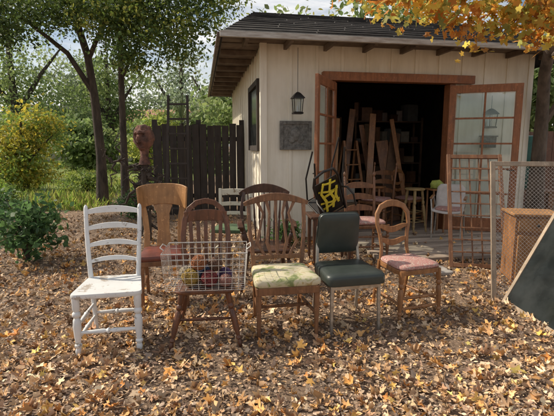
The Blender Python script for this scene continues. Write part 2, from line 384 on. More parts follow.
for i in range(10): MB().box((-.3+i*.62,-.29,EZ-.005),(.05,.52,.08)).build('rafter', M['sofdark'], bd, .003)
for i in range(9): MB().box((-.33,.5+i*.72,EZ-.005),(.56,.05,.08)).build('rafter', M['sofdark'], bd, .003)
fr = MB(); fr.box(((U0+U1)/2+.1,-.02,HT+.07),(U1-U0+.62,.17,.13)); fr.build('door_frame', M['orangewood'], bd, .005)
for u in (U0-.05,U1+.05): MB().box((u,.03,HT/2),(.1,.17,HT)).build('door_frame', M['orangewood'], bd, .005)
def leaf_door(hinge, free, rows=5, cols=2):
    h = V((hinge[0],hinge[1],0)); d = V((free[0]-hinge[0],free[1]-hinge[1],0)); L = d.length
    r = empty('door', h, math.atan2(d.y,d.x)); r.parent = bd
    f = MB(); H = HT-.03; z0 = .07
    for x in (.05,L-.05): f.box((x,0,(H+z0)/2),(.1,.045,H-z0))
    f.box((L/2,0,z0+.11),(L-.2,.042,.22)); f.box((L/2,0,H-.06),(L-.2,.042,.12))
    f.build('door_frame', M['orangewood'], r, .003)
    gz0, gz1, gx0, gx1 = z0+.22, H-.12, .1, L-.1
    mt = MB()
    for i in range(1,cols): mt.box((gx0+(gx1-gx0)*i/cols,0,(gz0+gz1)/2),(.028,.036,gz1-gz0))
    for i in range(1,rows): mt.box((L/2,0,gz0+(gz1-gz0)*i/rows),(gx1-gx0,.034,.028))
    mt.build('glazing_bar', M['orangewood'], r, .002)
    for i in range(cols):
        for j in range(rows):
            MB().box((gx0+(gx1-gx0)*(i+.5)/cols,0,gz0+(gz1-gz0)*(j+.5)/rows),((gx1-gx0)/cols-.03,.006,(gz1-gz0)/rows-.03)).build('pane', M['glass'], r)
    hd = MB().tube([(L-.05,-.055,1.08),(L-.05,.055,1.08)],.009)
    for s_ in (-1,1): hd.tube([(L-.05,s_*.05,1.08),(L-.15,s_*.06,1.08)], .009)
    hd.build('handle', M['blackmetal'], r)
leaf_door((U0,-.06), toB(.53,5.93), 5, 2)
leaf_door((U1,-.06), toB(3.80,6.82), 5, 2)
wn = MB()
for y in (.42,1.62): wn.box((-.035,y,1.95),(.05,.09,1.15))
for z in (1.42,2.48): wn.box((-.035,1.02,z),(.048,1.11,.09))
wo = wn.build('window', M['fence'], bd, .003); MB().box((-.02,1.02,1.95),(.012,1.1,.96)).build('pane', M['darkglass'], wo)
m, dnt, b = base('weathered_deck_boards'); v = coords(dnt,(3,26,3)); n1 = noise(dnt, v, 1, 8, .65, .4); v2 = coords(dnt,(.25,5.4,1)); n2 = noise(dnt, v2, 1.0, 2)
mm = dnt.nodes.new('ShaderNodeMix'); mm.data_type = 'RGBA'; mm.blend_type = 'MULTIPLY'; mm.inputs[0].default_value = 1
dnt.links.new(ramp(dnt, n1, [(.3,(.30,.24,.19)),(.7,(.58,.49,.40))]), mm.inputs[6]); dnt.links.new(ramp(dnt, n2, [(.35,(.5,.46,.43)),(.65,(1.1,1.05,1))]), mm.inputs[7])
dnt.links.new(mm.outputs[2], b.inputs['Base Color']); b.inputs['Roughness'].default_value = .85; bump(dnt, n1, b, .5, .006); M['deck'] = m
dk = MB(); n = 10; W = (DK[3]-DK[2])/n
for i in range(n):
    x = (DK[0]+DK[1])/2; y = DK[2]+W*(i+.5); dk.box((x+random.uniform(-.08,.08),y,.034+random.uniform(-.004,.004)),(DK[1]-DK[0],W-.028,.05), Matrix.Rotation(random.uniform(-.006,.006),3,'Z'))
for x in (1.5,2.9,4.2): dk.box((x,-.87,.004),(.08,1.7,.01))
tag(dk.build('deck', M['deck'], None, .004, BO, BR), kind='structure')
dk2 = MB(); dk2.loft(rr(.5,.42,.32,.06), [(.98,0),(1,.01),(1,.035),(.97,.04)])
tag(dk2.build('stepping_stone', plain('stone',(.42,.39,.35),(.25,.23,.21),.9,8), None, .003, G(428,272), .1), 'flat grey stepping stone in front of the wooden deck', 'stone')
def lantern(loc, label, chain=.45):
    r = empty('hanging_lantern', loc, .2, label, 'lantern')
    f = MB(); sq = ((-1,-1),(1,-1),(1,1),(-1,1))
    for x,y in sq: f.bar((x*.055,y*.055,.025),(x*.07,y*.07,.23),.010,.010)
    f.loft([(x*.07,y*.07) for x,y in sq],[(1,.0),(1.05,.02),(.85,.032)]); f.loft([(x*.085,y*.085) for x,y in sq],[(1.1,.225),(1,.24),(.45,.30),(.15,.32)])
    f.build('frame', M['blackmetal'], r); MB().loft([(x*.05,y*.05) for x,y in sq],[(1,.034),(1.25,.222)]).build('glass', M['glass'], r)
    MB().tube([(0,0,.034),(0,0,.12)],.014).build('candle', M['white'], r)
    MB().tube([(0,0,.31),(0,0,.33+chain)],.004,5).build('chain', M['blackmetal'], r)
lantern(BW(.47,-.25,1.93), 'black lantern hanging from the eave left of the doors', .62)
lantern(BW(3.78,-.10,1.75), 'black lantern hanging on the cream wall behind the right door glass', .2)
pq = empty('relief_plaque', BW(.49,-.045,1.4), BR, 'grey square relief plaque mounted on the wall below the lantern', 'plaque')
p_ = MB()
for x in (-.225,.225): p_.box((x,0,.22),(.05,.04,.44))
for z in (.025,.415): p_.box((0,0,z),(.4,.038,.05))
p_.build('frame', M['bluegrey'], pq, .004); MB().box((0,.006,.22),(.4,.02,.35)).build('panel', M['bluegrey'], pq)
p_ = MB(); p_.sphere((0,-.005,.24),(.08,.03,.11)); p_.sphere((-.06,-.005,.16),(.06,.02,.06)); p_.sphere((.07,-.005,.18),(.06,.02,.08)); p_.build('relief', M['bluegrey'], pq)
mb = MB(); mb.box((0,0,0),(.24,.1,.18)); mb.box((0,-.005,.1),(.27,.13,.02)); mb.box((0,-.055,.02),(.16,.01,.02))
tag(mb.build('wall_box', M['bluegrey'], None, .004, BW(3.78,-.07,1.52), BR), 'grey metal box on the cream wall behind the right door', 'box')
# ------------------------------------------------------------ chairs
def chair(name, px, py, rz, label, d=.2):
    p = G(px,py); f = V((math.sin(rz),-math.cos(rz),0)); return empty(name, p-f*d, rz, label, 'chair')
TURN = [(0,.012),(.03,.015),(.08,.017),(.13,.012),(.15,.020),(.18,.020),(.2,.013),(.32,.021),(.5,.024),(.62,.021),(.66,.013),(.69,.023),(.73,.023),(.76,.015),(.8,.022),(1,.022)]
STR = [(0,.008),(.2,.011),(.42,.014),(.46,.010),(.5,.018),(.54,.010),(.58,.014),(.8,.011),(1,.008)]
def part(name, mb, mat, r, bevel=0): return mb.build(name, M[mat] if isinstance(mat,str) else mat, r, bevel)
def strs(r, mat, pairs, k=1):
    for a, b_ in pairs: part('stretcher', MB().turned(a, b_, [(t,q*k) for t,q in STR]), mat, r)
# 1
r = chair('ladder_back_chair', 110,353, R(12), 'white chipped-paint ladder back chair standing leftmost in the front row', .19)
for s in (-1,1):
    part('leg', MB().turned((s*.205,-.19,0),(s*.205,-.19,.425), [(0,.014),(.04,.020),(.09,.023),(.14,.016),(.17,.026),(.2,.026),(.22,.017),(.35,.024),(.52,.029),(.62,.026),(.66,.016),(.70,.029),(.74,.029),(.77,.018),(.82,.026),(1,.027)]), 'white', r)
    part('leg', MB().tube([(s*.16,.22,0),(s*.168,.205,.2),(s*.175,.195,.42),(s*.185,.205,.6),(s*.195,.235,.8),(s*.2,.27,.98),(s*.2,.275,1.0),(s*.2,.277,1.012)],[.014,.018,.019,.018,.017,.016,.013,.004],10), 'white', r)
    strs(r, 'white', [((s*.205,-.19,.12),(s*.163,.21,.14)),((s*.205,-.19,.22),(s*.166,.207,.24))])
strs(r, 'white', [((-.205,-.19,.17),(.205,-.19,.17)),((-.163,.21,.16),(.163,.21,.16))], 1.25)
part('seat', MB().loft(rr(.485,.39,.44,.05), [(.96,.418),(.99,.421),(1,.430),(1,.444),(.985,.453),(.9,.453),(.7,.449)]), 'white_seat', r)
for z, hh in ((.575,.036),(.70,.042),(.83,.046),(.955,.052)):
    hw = .172+.028*(z-.43)/.57; y = .197+max(0,(z-.5))**1.5*.22
    pts = [(-hw+2*hw*i/12, y+.035*(1-(2*i/12-1)**2), z+.018*(1-(2*i/12-1)**2)) for i in range(13)]
    part('back_slat', MB().ribbon(pts, [hh*(.62+.38*(1-(2*i/12-1)**2)) for i in range(13)], .011, (0,0,1)), 'white', r, .002)
# 2
r = chair('curved_back_chair', 166,308, R(14), 'tan chair with broad curved crest and red-brown leather seat beside the white chair', .19)
for s in (-1,1):
    part('leg', MB().bar((s*.20,-.19,0),(s*.19,-.18,.44),.026,.026,.042,.042), 'mid', r, .003)
    part('leg', MB().ribbon([(s*.17,.25,0),(s*.175,.2,.25),(s*.18,.19,.45)],[.03,.036,.04],[.028,.034,.036]), 'mid', r, .003)
    part('back_stile', MB().ribbon([(s*.165,.19,.45),(s*.155,.215,.62),(s*.17,.24,.78),(s*.2,.25,.93)],[.06,.05,.055,.06],.018), 'tan', r, .003)
    part('stretcher', MB().bar((s*.195,-.185,.2),(s*.176,.21,.2),.018,.024), 'mid', r)
cr = MB(); vs = []; fs = []; n = 16
for i in range(n+1):
    a = R(-68+136*i/n); k = abs(2*i/n-1)
    for (rad_, zz) in ((.222,.90-.04*k*k),(.236,1.10-.03*k**3),(.252,1.10-.03*k**3),(.238,.90-.04*k*k)):
        vs.append((rad_*math.sin(a)*1.02, .05+rad_*math.cos(a), zz))
for i in range(n):
    for k in range(4): fs.append((i*4+k,(i+1)*4+k,(i+1)*4+(k+1)%4,i*4+(k+1)%4))
fs += [(0,1,2,3),(n*4+3,n*4+2,n*4+1,n*4)]
cr.add(vs, fs); part('crest_rail', cr, 'tan', r, .004)
part('back_splat', MB().ribbon([(0,.2,.47),(0,.235,.65),(0,.26,.8),(0,.285,.92)],[.15,.11,.12,.2],.012), 'tan', r, .003)
part('seat_frame', MB().loft(rr(.44,.38,.42,.03),[(1,.40),(1,.445)]), 'mid', r, .003)
part('seat', MB().loft(rr(.45,.38,.42,.05),[(.97,.446),(1,.455),(1,.475),(.97,.49),(.85,.50),(.5,.505)]), 'redleather', r)
# 3
r = chair('bow_back_chair', 206,348, R(7), 'brown bow back chair with splayed legs holding the wire basket', .2)
for s in (-1,1):
    part('leg', MB().turned((s*.255,-.21,0),(s*.16,-.13,.42), TURN), 'brown', r)
    part('leg', MB().turned((s*.22,.23,0),(s*.14,.13,.42), TURN), 'brown', r)
    strs(r, 'brown', [((s*.222,-.185,.14),(s*.192,.2,.14))])
strs(r, 'brown', [((-.205,0,.14),(.205,0,.14))])
part('seat', MB().loft(rr(.45,.38,.43,.08),[(.9,.405),(.98,.415),(1,.428),(.98,.44),(.9,.443),(.5,.436)]), 'brown', r)
bow = [(-.165,.17,.44),(-.175,.19,.60),(-.178,.215,.76),(-.165,.235,.88),(-.13,.25,.965),(-.07,.258,1.015),(0,.26,1.03),(.07,.258,1.015),(.13,.25,.965),(.165,.235,.88),(.178,.215,.76),(.175,.19,.60),(.165,.17,.44)]
part('back_bow', MB().ribbon(bow,.022,.042,(0,1,0)), 'brown', r, .004)
part('back_rail', MB().ribbon(arc((-.165,.235,.9),(.165,.235,.9),(0,.02,.015)),.09,.016,(0,0,1)), 'brown', r, .003)
for i in range(-2,3): part('back_slat', MB().ribbon([(i*.052,.18,.44),(i*.056,.205,.65),(i*.06,.24,.87)],.03,.010), 'brown', r, .002)
# basket
bk = empty('wire_basket', r.location+V((.02,-.05,.447)), R(5), 'large wire basket of coloured yarn balls resting on the brown bow back chair', 'basket')
bw, bdp, bh = .60,.37,.27
wg = MB(); tp = .93
def bp(x,y,z): k = tp+(1-tp)*z/bh; return (x*bw/2*k, y*bdp/2*k, z)
nx, ny, nz = 12, 8, 6
for i in range(nx+1):
    x = -1+2*i/nx; wg.tube([bp(x,-1,bh),bp(x,-1,0),bp(x,1,0),bp(x,1,bh)],.0016,4)
for i in range(ny+1):
    y = -1+2*i/ny; wg.tube([bp(-1,y,bh),bp(-1,y,0),bp(1,y,0),bp(1,y,bh)],.0016,4)
for j in range(1,nz):
    z = bh*j/nz; wg.tube([bp(-1,-1,z),bp(1,-1,z),bp(1,1,z),bp(-1,1,z)],.0016,4,True)
part('wire_grid', wg, 'wire', bk)
part('rim', MB().tube([bp(-1,-1,bh),bp(1,-1,bh),bp(1,1,bh),bp(-1,1,bh)],.0045,6,True), 'wire', bk)
for s in (-1,1): part('handle', MB().tube([bp(s,-.35,bh),(s*bw/2*1.09,-.06,bh+.02),(s*bw/2*1.09,.06,bh+.02),bp(s,.35,bh)],.004,6), 'wire', bk)
ycol = [('mustard yellow yarn ball in the wire basket',(.42,.28,.07)),('dark red yarn ball in the wire basket',(.22,.045,.045)),('dark purple yarn ball in the wire basket',(.10,.055,.13)),('navy blue yarn ball in the wire basket',(.04,.06,.12)),('burnt orange yarn ball in the wire basket',(.36,.14,.06)),('brown yarn ball in the wire basket',(.15,.08,.05)),('cream yarn ball in the wire basket',(.45,.38,.27)),('dusty pink yarn ball in the wire basket',(.36,.18,.15))]
ypos = [(-.11,-.07,.065,.062),(.03,-.08,.06,.058),(.13,.02,.055,.055),(-.03,.05,.06,.058),(-.05,-.05,.17,.054),(.07,-.03,.155,.05),(-.17,.05,.06,.05),(.15,-.09,.05,.045)]
for (lb, c_), (x,y,z,q) in zip(ycol, ypos):
    mb = MB(); mb.sphere((0,0,0),q*.95)
    for k in range(26):
        a = V((random.gauss(0,1),random.gauss(0,1),random.gauss(0,1))).normalized(); b_ = a.orthogonal().normalized(); c2 = a.cross(b_); off = random.uniform(-.5,.5)
        rr_ = math.sqrt(1-off*off)*q*random.uniform(.97,1.06)
        mb.tube([a*off*q+(b_*math.cos(t*math.pi/8)+c2*math.sin(t*math.pi/8))*rr_ for t in range(16)],.0032,4,True)
    tag(mb.build('yarn_ball', plain('yarn_'+lb.split()[0], c_, tuple(x*.5 for x in c_), .95, 40), None, 0, bk.location+V((x,y,z))), lb, 'yarn ball', 'yarn balls in the basket')
# 4
r = chair('upholstered_dining_chair', 288,338.5, R(11), 'wooden dining chair with cream and green floral seat between basket chair and green vinyl chair', .2)
for s in (-1,1):
    part('leg', MB().bar((s*.225,-.2,0),(s*.225,-.195,.41),.024,.024,.042,.042), 'mid', r, .003)
    part('leg', MB().ribbon([(s*.19,.26,0),(s*.195,.215,.22),(s*.2,.2,.43),(s*.215,.215,.6),(s*.235,.245,.8),(s*.235,.275,.98)],[.026,.032,.036,.032,.030,.032],[.026,.03,.034,.03,.026,.022]), 'mid', r, .004)
    part('stretcher', MB().bar((s*.22,-.195,.19),(s*.195,.215,.19),.016,.026), 'mid', r)
part('stretcher', MB().bar((-.2,0,.19),(.2,0,.19),.016,.024,side=(0,1,0)), 'mid', r)
part('seat_frame', MB().loft(rr(.49,.43,.45,.02),[(1,.36),(1,.418)]), 'mid', r, .003)
part('seat', MB().loft(rr(.52,.45,.46,.05),[(.96,.419),(1,.43),(1.005,.45),(.985,.468),(.93,.48),(.7,.492),(.35,.496)]), 'floral', r)
pts = [(-.275+.55*i/14, .275+.03*(1-(2*i/14-1)**2), .985+.055*math.cos((2*i/14-1)*math.pi/2)) for i in range(15)]
part('crest_rail', MB().ribbon(pts,[.035+.03*math.cos((2*i/14-1)*math.pi/2) for i in range(15)],.022,(0,0,1)), 'mid', r, .005)
part('back_rail', MB().ribbon(arc((-.2,.205,.54),(.2,.205,.54),(0,.02,0)),.035,.018,(0,0,1)), 'mid', r, .003)
for i in (-2,-1,0,1,2):
    pts = [(i*.05,.225,.54),(i*.085,.245,.66),(i*.07,.265,.78),(i*.055,.29,.9),(i*.085,.305,1.02)]
    part('back_slat', MB().ribbon(pts,[.022,.028,.02,.02,.03],.011), 'mid', r, .003)
# 5
r = chair('office_chair', 355,332.5, R(13), 'dark green vinyl padded chair with dull metal legs', .2)
for s in (-1,1):
    part('leg', MB().bar((s*.20,-.2,0),(s*.195,-.19,.40),.022,.022,.026,.026), 'chrome', r, .003)
    part('leg', MB().ribbon([(s*.20,.26,0),(s*.195,.21,.3),(s*.19,.2,.45),(s*.18,.225,.62),(s*.165,.25,.78)],.024,.022), 'chrome', r, .003)
    part('side_rail', MB().bar((s*.195,-.2,.375),(s*.192,.21,.375),.02,.03), 'chrome', r, .002)
part('stretcher', MB().bar((-.195,-.195,.375),(.195,-.195,.375),.03,.02,side=(0,0,1)), 'chrome', r)
part('seat', MB().loft(rr(.50,.43,.47,.07,7),[(.95,.392),(.99,.398),(1,.41),(1,.45),(.985,.468),(.93,.482),(.75,.49),(.4,.493)]), 'greenvinyl', r)
bm = MB(); ol = rr(.39,.36,.36,.06,7)
pr = [(.93,-.026),(.985,-.02),(1,-.008),(1,.012),(.985,.024),(.9,.034),(.6,.038)]
b2 = MB(); b2.loft(ol, pr)
tl = Matrix.Rotation(R(90+10),3,'X')
for p in b2.v:
    q = V((p.x,p.y,p.z)); q.z -= .21*q.x*q.x
    bm.v.append(tl@q+V((0,.215,.725)))
bm.f = [tuple(reversed(f)) for f in b2.f]
part('backrest', bm, 'greenvinyl', r)
part('piping', MB().tube([tl@V((x*1.005,y*1.005,0))+V((0,.215,.725)) for x,y in ol],.005,6,True), 'greenvinyl', r)
# 6
r = chair('balloon_back_chair', 419,319, R(20), 'honey wood balloon back chair with pink patterned seat at right of the front row', .19)
for s in (-1,1):
    part('leg', MB().turned((s*.205,-.19,0),(s*.185,-.18,.43), TURN), 'honey', r)
    part('leg', MB().tube([(s*.17,.27,0),(s*.165,.22,.22),(s*.16,.19,.44)],[.013,.016,.018]), 'honey', r)
    strs(r, 'honey', [((s*.2,-.187,.15),(s*.167,.235,.15))])
strs(r, 'honey', [((-.2,-.187,.2),(.2,-.187,.2)),((-.197,-.187,.11),(.197,-.187,.11))], 1.1)
part('seat_frame', MB().loft(rr(.43,.35,.41,.09),[(1,.40),(1,.44)]), 'honey', r, .003)
part('seat', MB().loft(rr(.43,.35,.41,.1),[(.96,.441),(1,.45),(1,.46),(.97,.472),(.85,.482),(.4,.487)]), 'pink', r)
bow = [(-.15,.19,.44),(-.135,.205,.55),(-.145,.22,.66),(-.168,.235,.76),(-.165,.25,.85),(-.12,.262,.915),(-.05,.268,.94),(0,.27,.945),(.05,.268,.94),(.12,.262,.915),(.165,.25,.85),(.168,.235,.76),(.145,.22,.66),(.135,.205,.55),(.15,.19,.44)]
part('back_bow', MB().ribbon(bow,.024,[.026,.028,.03,.034,.04,.05,.06,.062,.06,.05,.04,.034,.03,.028,.026],(0,1,0)), 'honey', r, .006)
for z, y in ((.60,.213),(.72,.228)):
    pts = [(-.148+.296*i/10, y+.02*(1-(2*i/10-1)**2), z-.02*math.cos((2*i/10-1)*math.pi)) for i in range(11)]
    part('back_rail', MB().ribbon(pts,[.026+.03*(1-(2*i/10-1)**2) for i in range(11)],.016,(0,0,1)), 'honey', r, .003)
ch6 = r
# 7
r = chair('ladder_back_chair', 369,262, R(8), 'brown ladder back chair with finials and red cushion behind the green vinyl chair', .19)
for s in (-1,1):
    part('leg', MB().turned((s*.23,-.2,0),(s*.23,-.2,.48), TURN), 'mid', r)
    part('leg', MB().tube([(s*.19,.2,0),(s*.195,.2,.45),(s*.2,.235,.8),(s*.205,.27,1.04),(s*.205,.272,1.055),(s*.205,.274,1.075),(s*.205,.276,1.10),(s*.205,.277,1.12)],[.018,.019,.018,.017,.010,.02,.018,.004],10), 'mid', r)
    strs(r, 'mid', [((s*.23,-.2,.15),(s*.19,.2,.15)),((s*.23,-.2,.3),(s*.19,.2,.3))])
strs(r, 'mid', [((-.23,-.2,.2),(.23,-.2,.2)),((-.23,-.2,.33),(.23,-.2,.33))])
part('seat', MB().loft(rr(.5,.42,.44,.04),[(.97,.435),(1,.45),(1,.465),(.95,.475)]), 'mid', r)
part('cushion', MB().loft(rr(.44,.38,.4,.07),[(.9,.476),(1,.49),(1,.51),(.9,.53),(.5,.54)]), 'pink', r)
for z in (.62,.77,.92):
    y = .2+(z-.45)*.115; pts = [(-.198+.396*i/12, y+.04*(1-(2*i/12-1)**2), z+.02*(1-(2*i/12-1)**2)) for i in range(13)]
    part('back_slat', MB().ribbon(pts,[.045+.04*(1-(2*i/12-1)**2) for i in range(13)],.012,(0,0,1)), 'mid', r, .002)
ch7 = r
# 8
r = chair('slat_back_chair', 229,268, R(-6), 'cream worn chair with green seat behind the basket chair', .19)
for s in (-1,1):
    part('leg', MB().bar((s*.2,-.19,0),(s*.2,-.19,.43),.03,.03,.036,.036), 'cream', r, .003)
    part('leg', MB().ribbon([(s*.19,.22,0),(s*.19,.2,.44),(s*.2,.27,.92)],.036,.026), 'cream', r, .003)
    part('stretcher', MB().bar((s*.2,-.19,.2),(s*.19,.21,.2),.018,.028), 'cream', r)
part('seat', MB().loft(rr(.45,.41,.43,.04),[(.97,.43),(1,.445),(.98,.47),(.8,.48)]), 'greencloth', r)
for z, hh in ((.87,.08),(.72,.05),(.6,.045)):
    y = .2+(z-.44)*.146; part('back_slat', MB().ribbon(arc((-.195,y,z),(.195,y,z),(0,.025,.008)),hh,.014,(0,0,1)), 'cream', r, .003)
# 9
r = chair('captains_armchair', 268,292, R(6), 'dark brown spindle armchair standing behind the floral seat chair', .2)
for s in (-1,1):
    part('leg', MB().turned((s*.27,-.22,0),(s*.2,-.15,.42), TURN), 'dark', r)
    part('leg', MB().turned((s*.23,.24,0),(s*.17,.15,.42), TURN), 'dark', r)
    strs(r, 'dark', [((s*.245,-.195,.15),(s*.208,.2,.15))])
    part('arm', MB().ribbon([(s*.245,.17,.68),(s*.27,.05,.69),(s*.275,-.08,.685),(s*.265,-.19,.66)],[.04,.045,.055,.06],.024), 'dark', r, .006)
    part('arm_post', MB().turned((s*.21,-.13,.44),(s*.265,-.14,.675), TURN), 'dark', r)
    part('back_post', MB().ribbon([(s*.19,.17,.44),(s*.235,.19,.6),(s*.25,.215,.78),(s*.22,.25,.97)],.034,.024), 'dark', r, .004)
part('seat', MB().loft(rr(.5,.43,.46,.1),[(.9,.405),(1,.42),(1,.432),(.95,.443),(.5,.436)]), 'dark', r)
part('crest_rail', MB().ribbon(arc((-.27,.245,.95),(.27,.245,.95),(0,.04,.06),12),[.04,.06,.07,.08,.09,.095,.1,.095,.09,.08,.07,.06,.04],.02,(0,0,1)), 'dark', r, .005)
for i in range(-3,4): part('spindle', MB().turned((i*.048,.18,.44),(i*.06,.262,.97),[(0,.007),(.2,.009),(.4,.013),(.44,.008),(.48,.013),(.7,.009),(1,.006)],8), 'dark', r)
# 10
tb = empty('side_table', V((.66,5.35,0)), R(6), 'dark wooden side table under the tilted black chair', 'table')
part('top', MB().box((0,0,.60),(.55,.45,.03)), 'dark', tb, .005)
for x in (-1,1):
    for y in (-1,1): part('leg', MB().bar((x*.22,y*.18,0),(x*.22,y*.18,.585),.03,.03,.045,.045), 'dark', tb, .003)
m4 = Matrix.Translation(V((.70,5.38,.635)))@Matrix.Rotation(R(16),4,'Z')@Matrix.Rotation(R(-27),4,'Y')@Matrix.Rotation(R(26),4,'X')
r = empty('metal_armchair'); r.matrix_world = m4; tag(r, 'tilted black metal chair with yellow webbing stacked left of the doorway', 'chair')
part('back_frame', MB().tube([(-.17,-.05,0),(-.17,-.05,.55),(-.13,-.05,.66),(0,-.05,.69),(.13,-.05,.66),(.17,-.05,.55),(.17,-.05,0)],.016), 'blackmetal', r)
part('seat_frame', MB().tube([(-.17,-.05,.02),(.17,-.05,.02),(.18,.34,.06),(-.18,.34,.06)],.013,8,True), 'blackmetal', r)
sp = MB(); sp.loft(rr(.34,.34,.36,.04,5,-.03),[(.98,.03),(1,.045),(.98,.06)]); part('seat', sp, 'blackmetal', r)
for s in (-1,1):
    part('leg', MB().tube([(s*.17,-.02,.03),(s*.2+.12,.14,.34),(s*.22+.24,.2,.66)],.012), 'blackmetal', r)
    part('leg', MB().tube([(s*.17,.32,.06),(s*.2+.14,.42,.34),(s*.2+.34,.46,.64)],.012), 'blackmetal', r)
    part('arm', MB().tube([(s*.17,-.05,.36),(s*.21,-.14,.38),(s*.21,-.26,.34),(s*.19,-.3,.2)],.012), 'blackmetal', r)
wb = MB()
for p0, p1, q in (((-.12,.16),(.10,.22),.03),((-.14,.26),(.12,.20),.026),((-.10,.33),(.13,.38),.034),((-.13,.44),(.08,.36),.026),((-.06,.52),(.12,.48),.024)): wb.ribbon([(p0[0],-.05,p0[1]),((p0[0]+p1[0])/2,-.08,(p0[1]+p1[1])/2+.01),(p1[0],-.05,p1[1])],q,.004,(0,0,1))
for p in ([(-.09,.12),(-.07,.28),(-.11,.42),(-.05,.55)],[(.0,.14),(.04,.27),(.0,.4),(.05,.56)],[(.09,.18),(.07,.3),(.11,.43)]): wb.ribbon([(x,-.075,z) for x,z in p],[.03,.036,.03,.026][:len(p)],.004,(1,0,0))
part('webbing', wb, 'yellow', r)
part('back_panel', MB().box((0,-.035,.3),(.31,.008,.5)), 'blackmetal', r)
# 11
shell = plain('pale_shell', (.55,.51,.47), (.42,.38,.35), .5, 8)
r = empty('shell_armchair', BW(2.72,-.72,DK[4]), R(-28), 'pale grey shell chair with metal frame and wooden arms on the deck', 'chair')
for s in (-1,1):
    part('leg_frame', MB().tube([(s*.2,-.2,.0),(s*.21,-.19,.42),(s*.235,-.16,.6),(s*.235,.1,.62),(s*.2,.22,.42),(s*.22,.26,0)],.011), 'chrome', r)
    part('arm', MB().ribbon([(s*.235,-.18,.625),(s*.235,0,.64),(s*.235,.12,.64)],.04,.02), 'honey', r, .004)
vs=[];fs=[]; prof=[(-.22,.41,.2),(-.18,.435,.22),(0,.42,.22),(.13,.425,.21),(.19,.48,.2),(.23,.62,.21),(.26,.76,.2),(.27,.81,.15)]
sh = MB()
for (y,z,hw) in prof:
    for i in range(9):
        t = 2*i/8-1; vs.append((t*hw, y-.03*t*t*(z>.45), z+.03*t*t*(z<.46)))
for j in range(len(prof)-1):
    for i in range(8): fs.append((j*9+i,j*9+i+1,(j+1)*9+i+1,(j+1)*9+i))
sh.add(vs,fs); o = part('seat_shell', sh, shell, r); sm = o.modifiers.new('s','SOLIDIFY'); sm.thickness = .012
part('cushion', MB().loft(rr(.36,.34,.33,.06),[(.95,.44),(1,.455),(.97,.475),(.6,.482)]), 'pink', r)
M['ystool'] = wood('yellow_wood', (.42,.30,.13), (.25,.16,.065))
def stool(loc, label, matn, h=.62):
    r = empty('bar_stool', loc, random.random(), label, 'stool')
    part('seat', MB().loft([(.16*math.cos(a*math.pi/10),.16*math.sin(a*math.pi/10)) for a in range(20)],[(.95,h-.03),(1,h-.02),(1,h-.005),(.94,h)]), matn, r)
    for k in range(4):
        a = math.pi/4+k*math.pi/2; part('leg', MB().turned((.2*math.cos(a),.2*math.sin(a),0),(.11*math.cos(a),.11*math.sin(a),h-.03),TURN), matn, r)
    for z, q in ((.18,.178),(.34,.155)):
        part('footrest', MB().tube([(q*math.cos(math.pi/4+k*math.pi/2),q*math.sin(math.pi/4+k*math.pi/2),z) for k in range(4)],.009,6,True), matn, r)
stool(BW(2.46,-.15,DK[4]), 'yellowish wooden bar stool in the doorway beside the shell chair', 'ystool', .72)
stool(BW(2.1,.55,.055), 'brown wooden bar stool standing inside the dark doorway', 'honey', .7)
r = empty('plant_stand', BW(2.80,-.22,DK[4]), BR, 'narrow wooden stand behind the shell chair holding the lime bag', 'stand')
part('top', MB().box((0,0,.70),(.26,.26,.025)), 'honey', r, .004)
for x in (-1,1):
    for y in (-1,1): part('leg', MB().bar((x*.1,y*.1,0),(x*.1,y*.1,.69),.022,.022), 'honey', r)
lime = MB(); lime.sphere((0,0,.065),(.11,.08,.075),14,10,lambda p: p*(1+.16*math.sin(7*p.x)*math.cos(6*p.y)+.08*math.sin(9*p.z)))
tag(lime.build('lime_bag', plain('lime_cloth', (.38,.42,.08), (.22,.26,.05), .8, 14), None, 0, BW(2.80,-.22,DK[4]+.708)), 'crumpled lime green bag behind the pale shell chair', 'bag')
# ------------------------------------------------------------ right side panels
m4 = axes_matrix(V((2.10,5.08,.0)), (.96,-.18,0), (.42,.34,1))
r = empty('lattice_frame'); r.matrix_world = m4; tag(r, 'brown wooden lattice frame leaning behind the wire mesh screen', 'frame')
f = MB(); Wd, Hh = .66, 1.46
for x in (.022,Wd-.022): f.box((x,0,Hh/2),(.044,.035,Hh))
for z in (.03,Hh-.03): f.box((Wd/2,0,z),(Wd-.088,.033,.05))
part('frame', f, 'mid', r, .003); f = MB()
for k in range(1,5): f.box((.044+(Wd-.088)*k/5,.006,Hh/2),(.014,.012,Hh-.11))
for k in range(1,9): f.box((Wd/2,-.006,.04+(Hh-.08)*k/9),(Wd-.088,.012,.016))
part('lattice', f, 'mid', r)
r = empty('wooden_cabinet', V((2.70,4.5,0)), R(-12), 'honey wood bedside cabinet standing behind the wire mesh screen', 'cabinet')
part('body', MB().box((0,0,.40),(.42,.38,.70)), 'honey', r, .003)
part('top', MB().box((0,-.005,.765),(.48,.43,.028)), 'tan', r, .006); part('drawer', MB().box((0,-.197,.66),(.36,.018,.14)), 'tan', r, .004); part('door', MB().box((0,-.197,.32),(.36,.018,.46)), 'tan', r, .004)
for kx, kz in ((0,.66),(.14,.36)): k = MB(); k.sphere((kx,-.218,kz),.016,10,6); part('knob', k, 'blackmetal', r)
for x in (-1,1):
    for y in (-1,1): part('leg', MB().bar((x*.19,y*.17,0),(x*.19,y*.17,.05),.03,.03,.04,.04), 'honey', r)
m4 = axes_matrix(V((2.07,3.98,0)), (.97,-.10,0), (.27,.18,1))
r = empty('mesh_screen'); r.matrix_world = m4; tag(r, 'weathered wooden screen with wire mesh leaning at the right edge', 'screen')
Wd, Hh = .74, 1.34; f = MB()
for x in (.022,Wd-.022): f.box((x,0,Hh/2),(.044,.022,Hh))
for z in (.022,Hh-.022): f.box((Wd/2,0,z),(Wd-.088,.021,.044))
part('frame', f, 'weathered', r, .002); f = MB(); st = .038
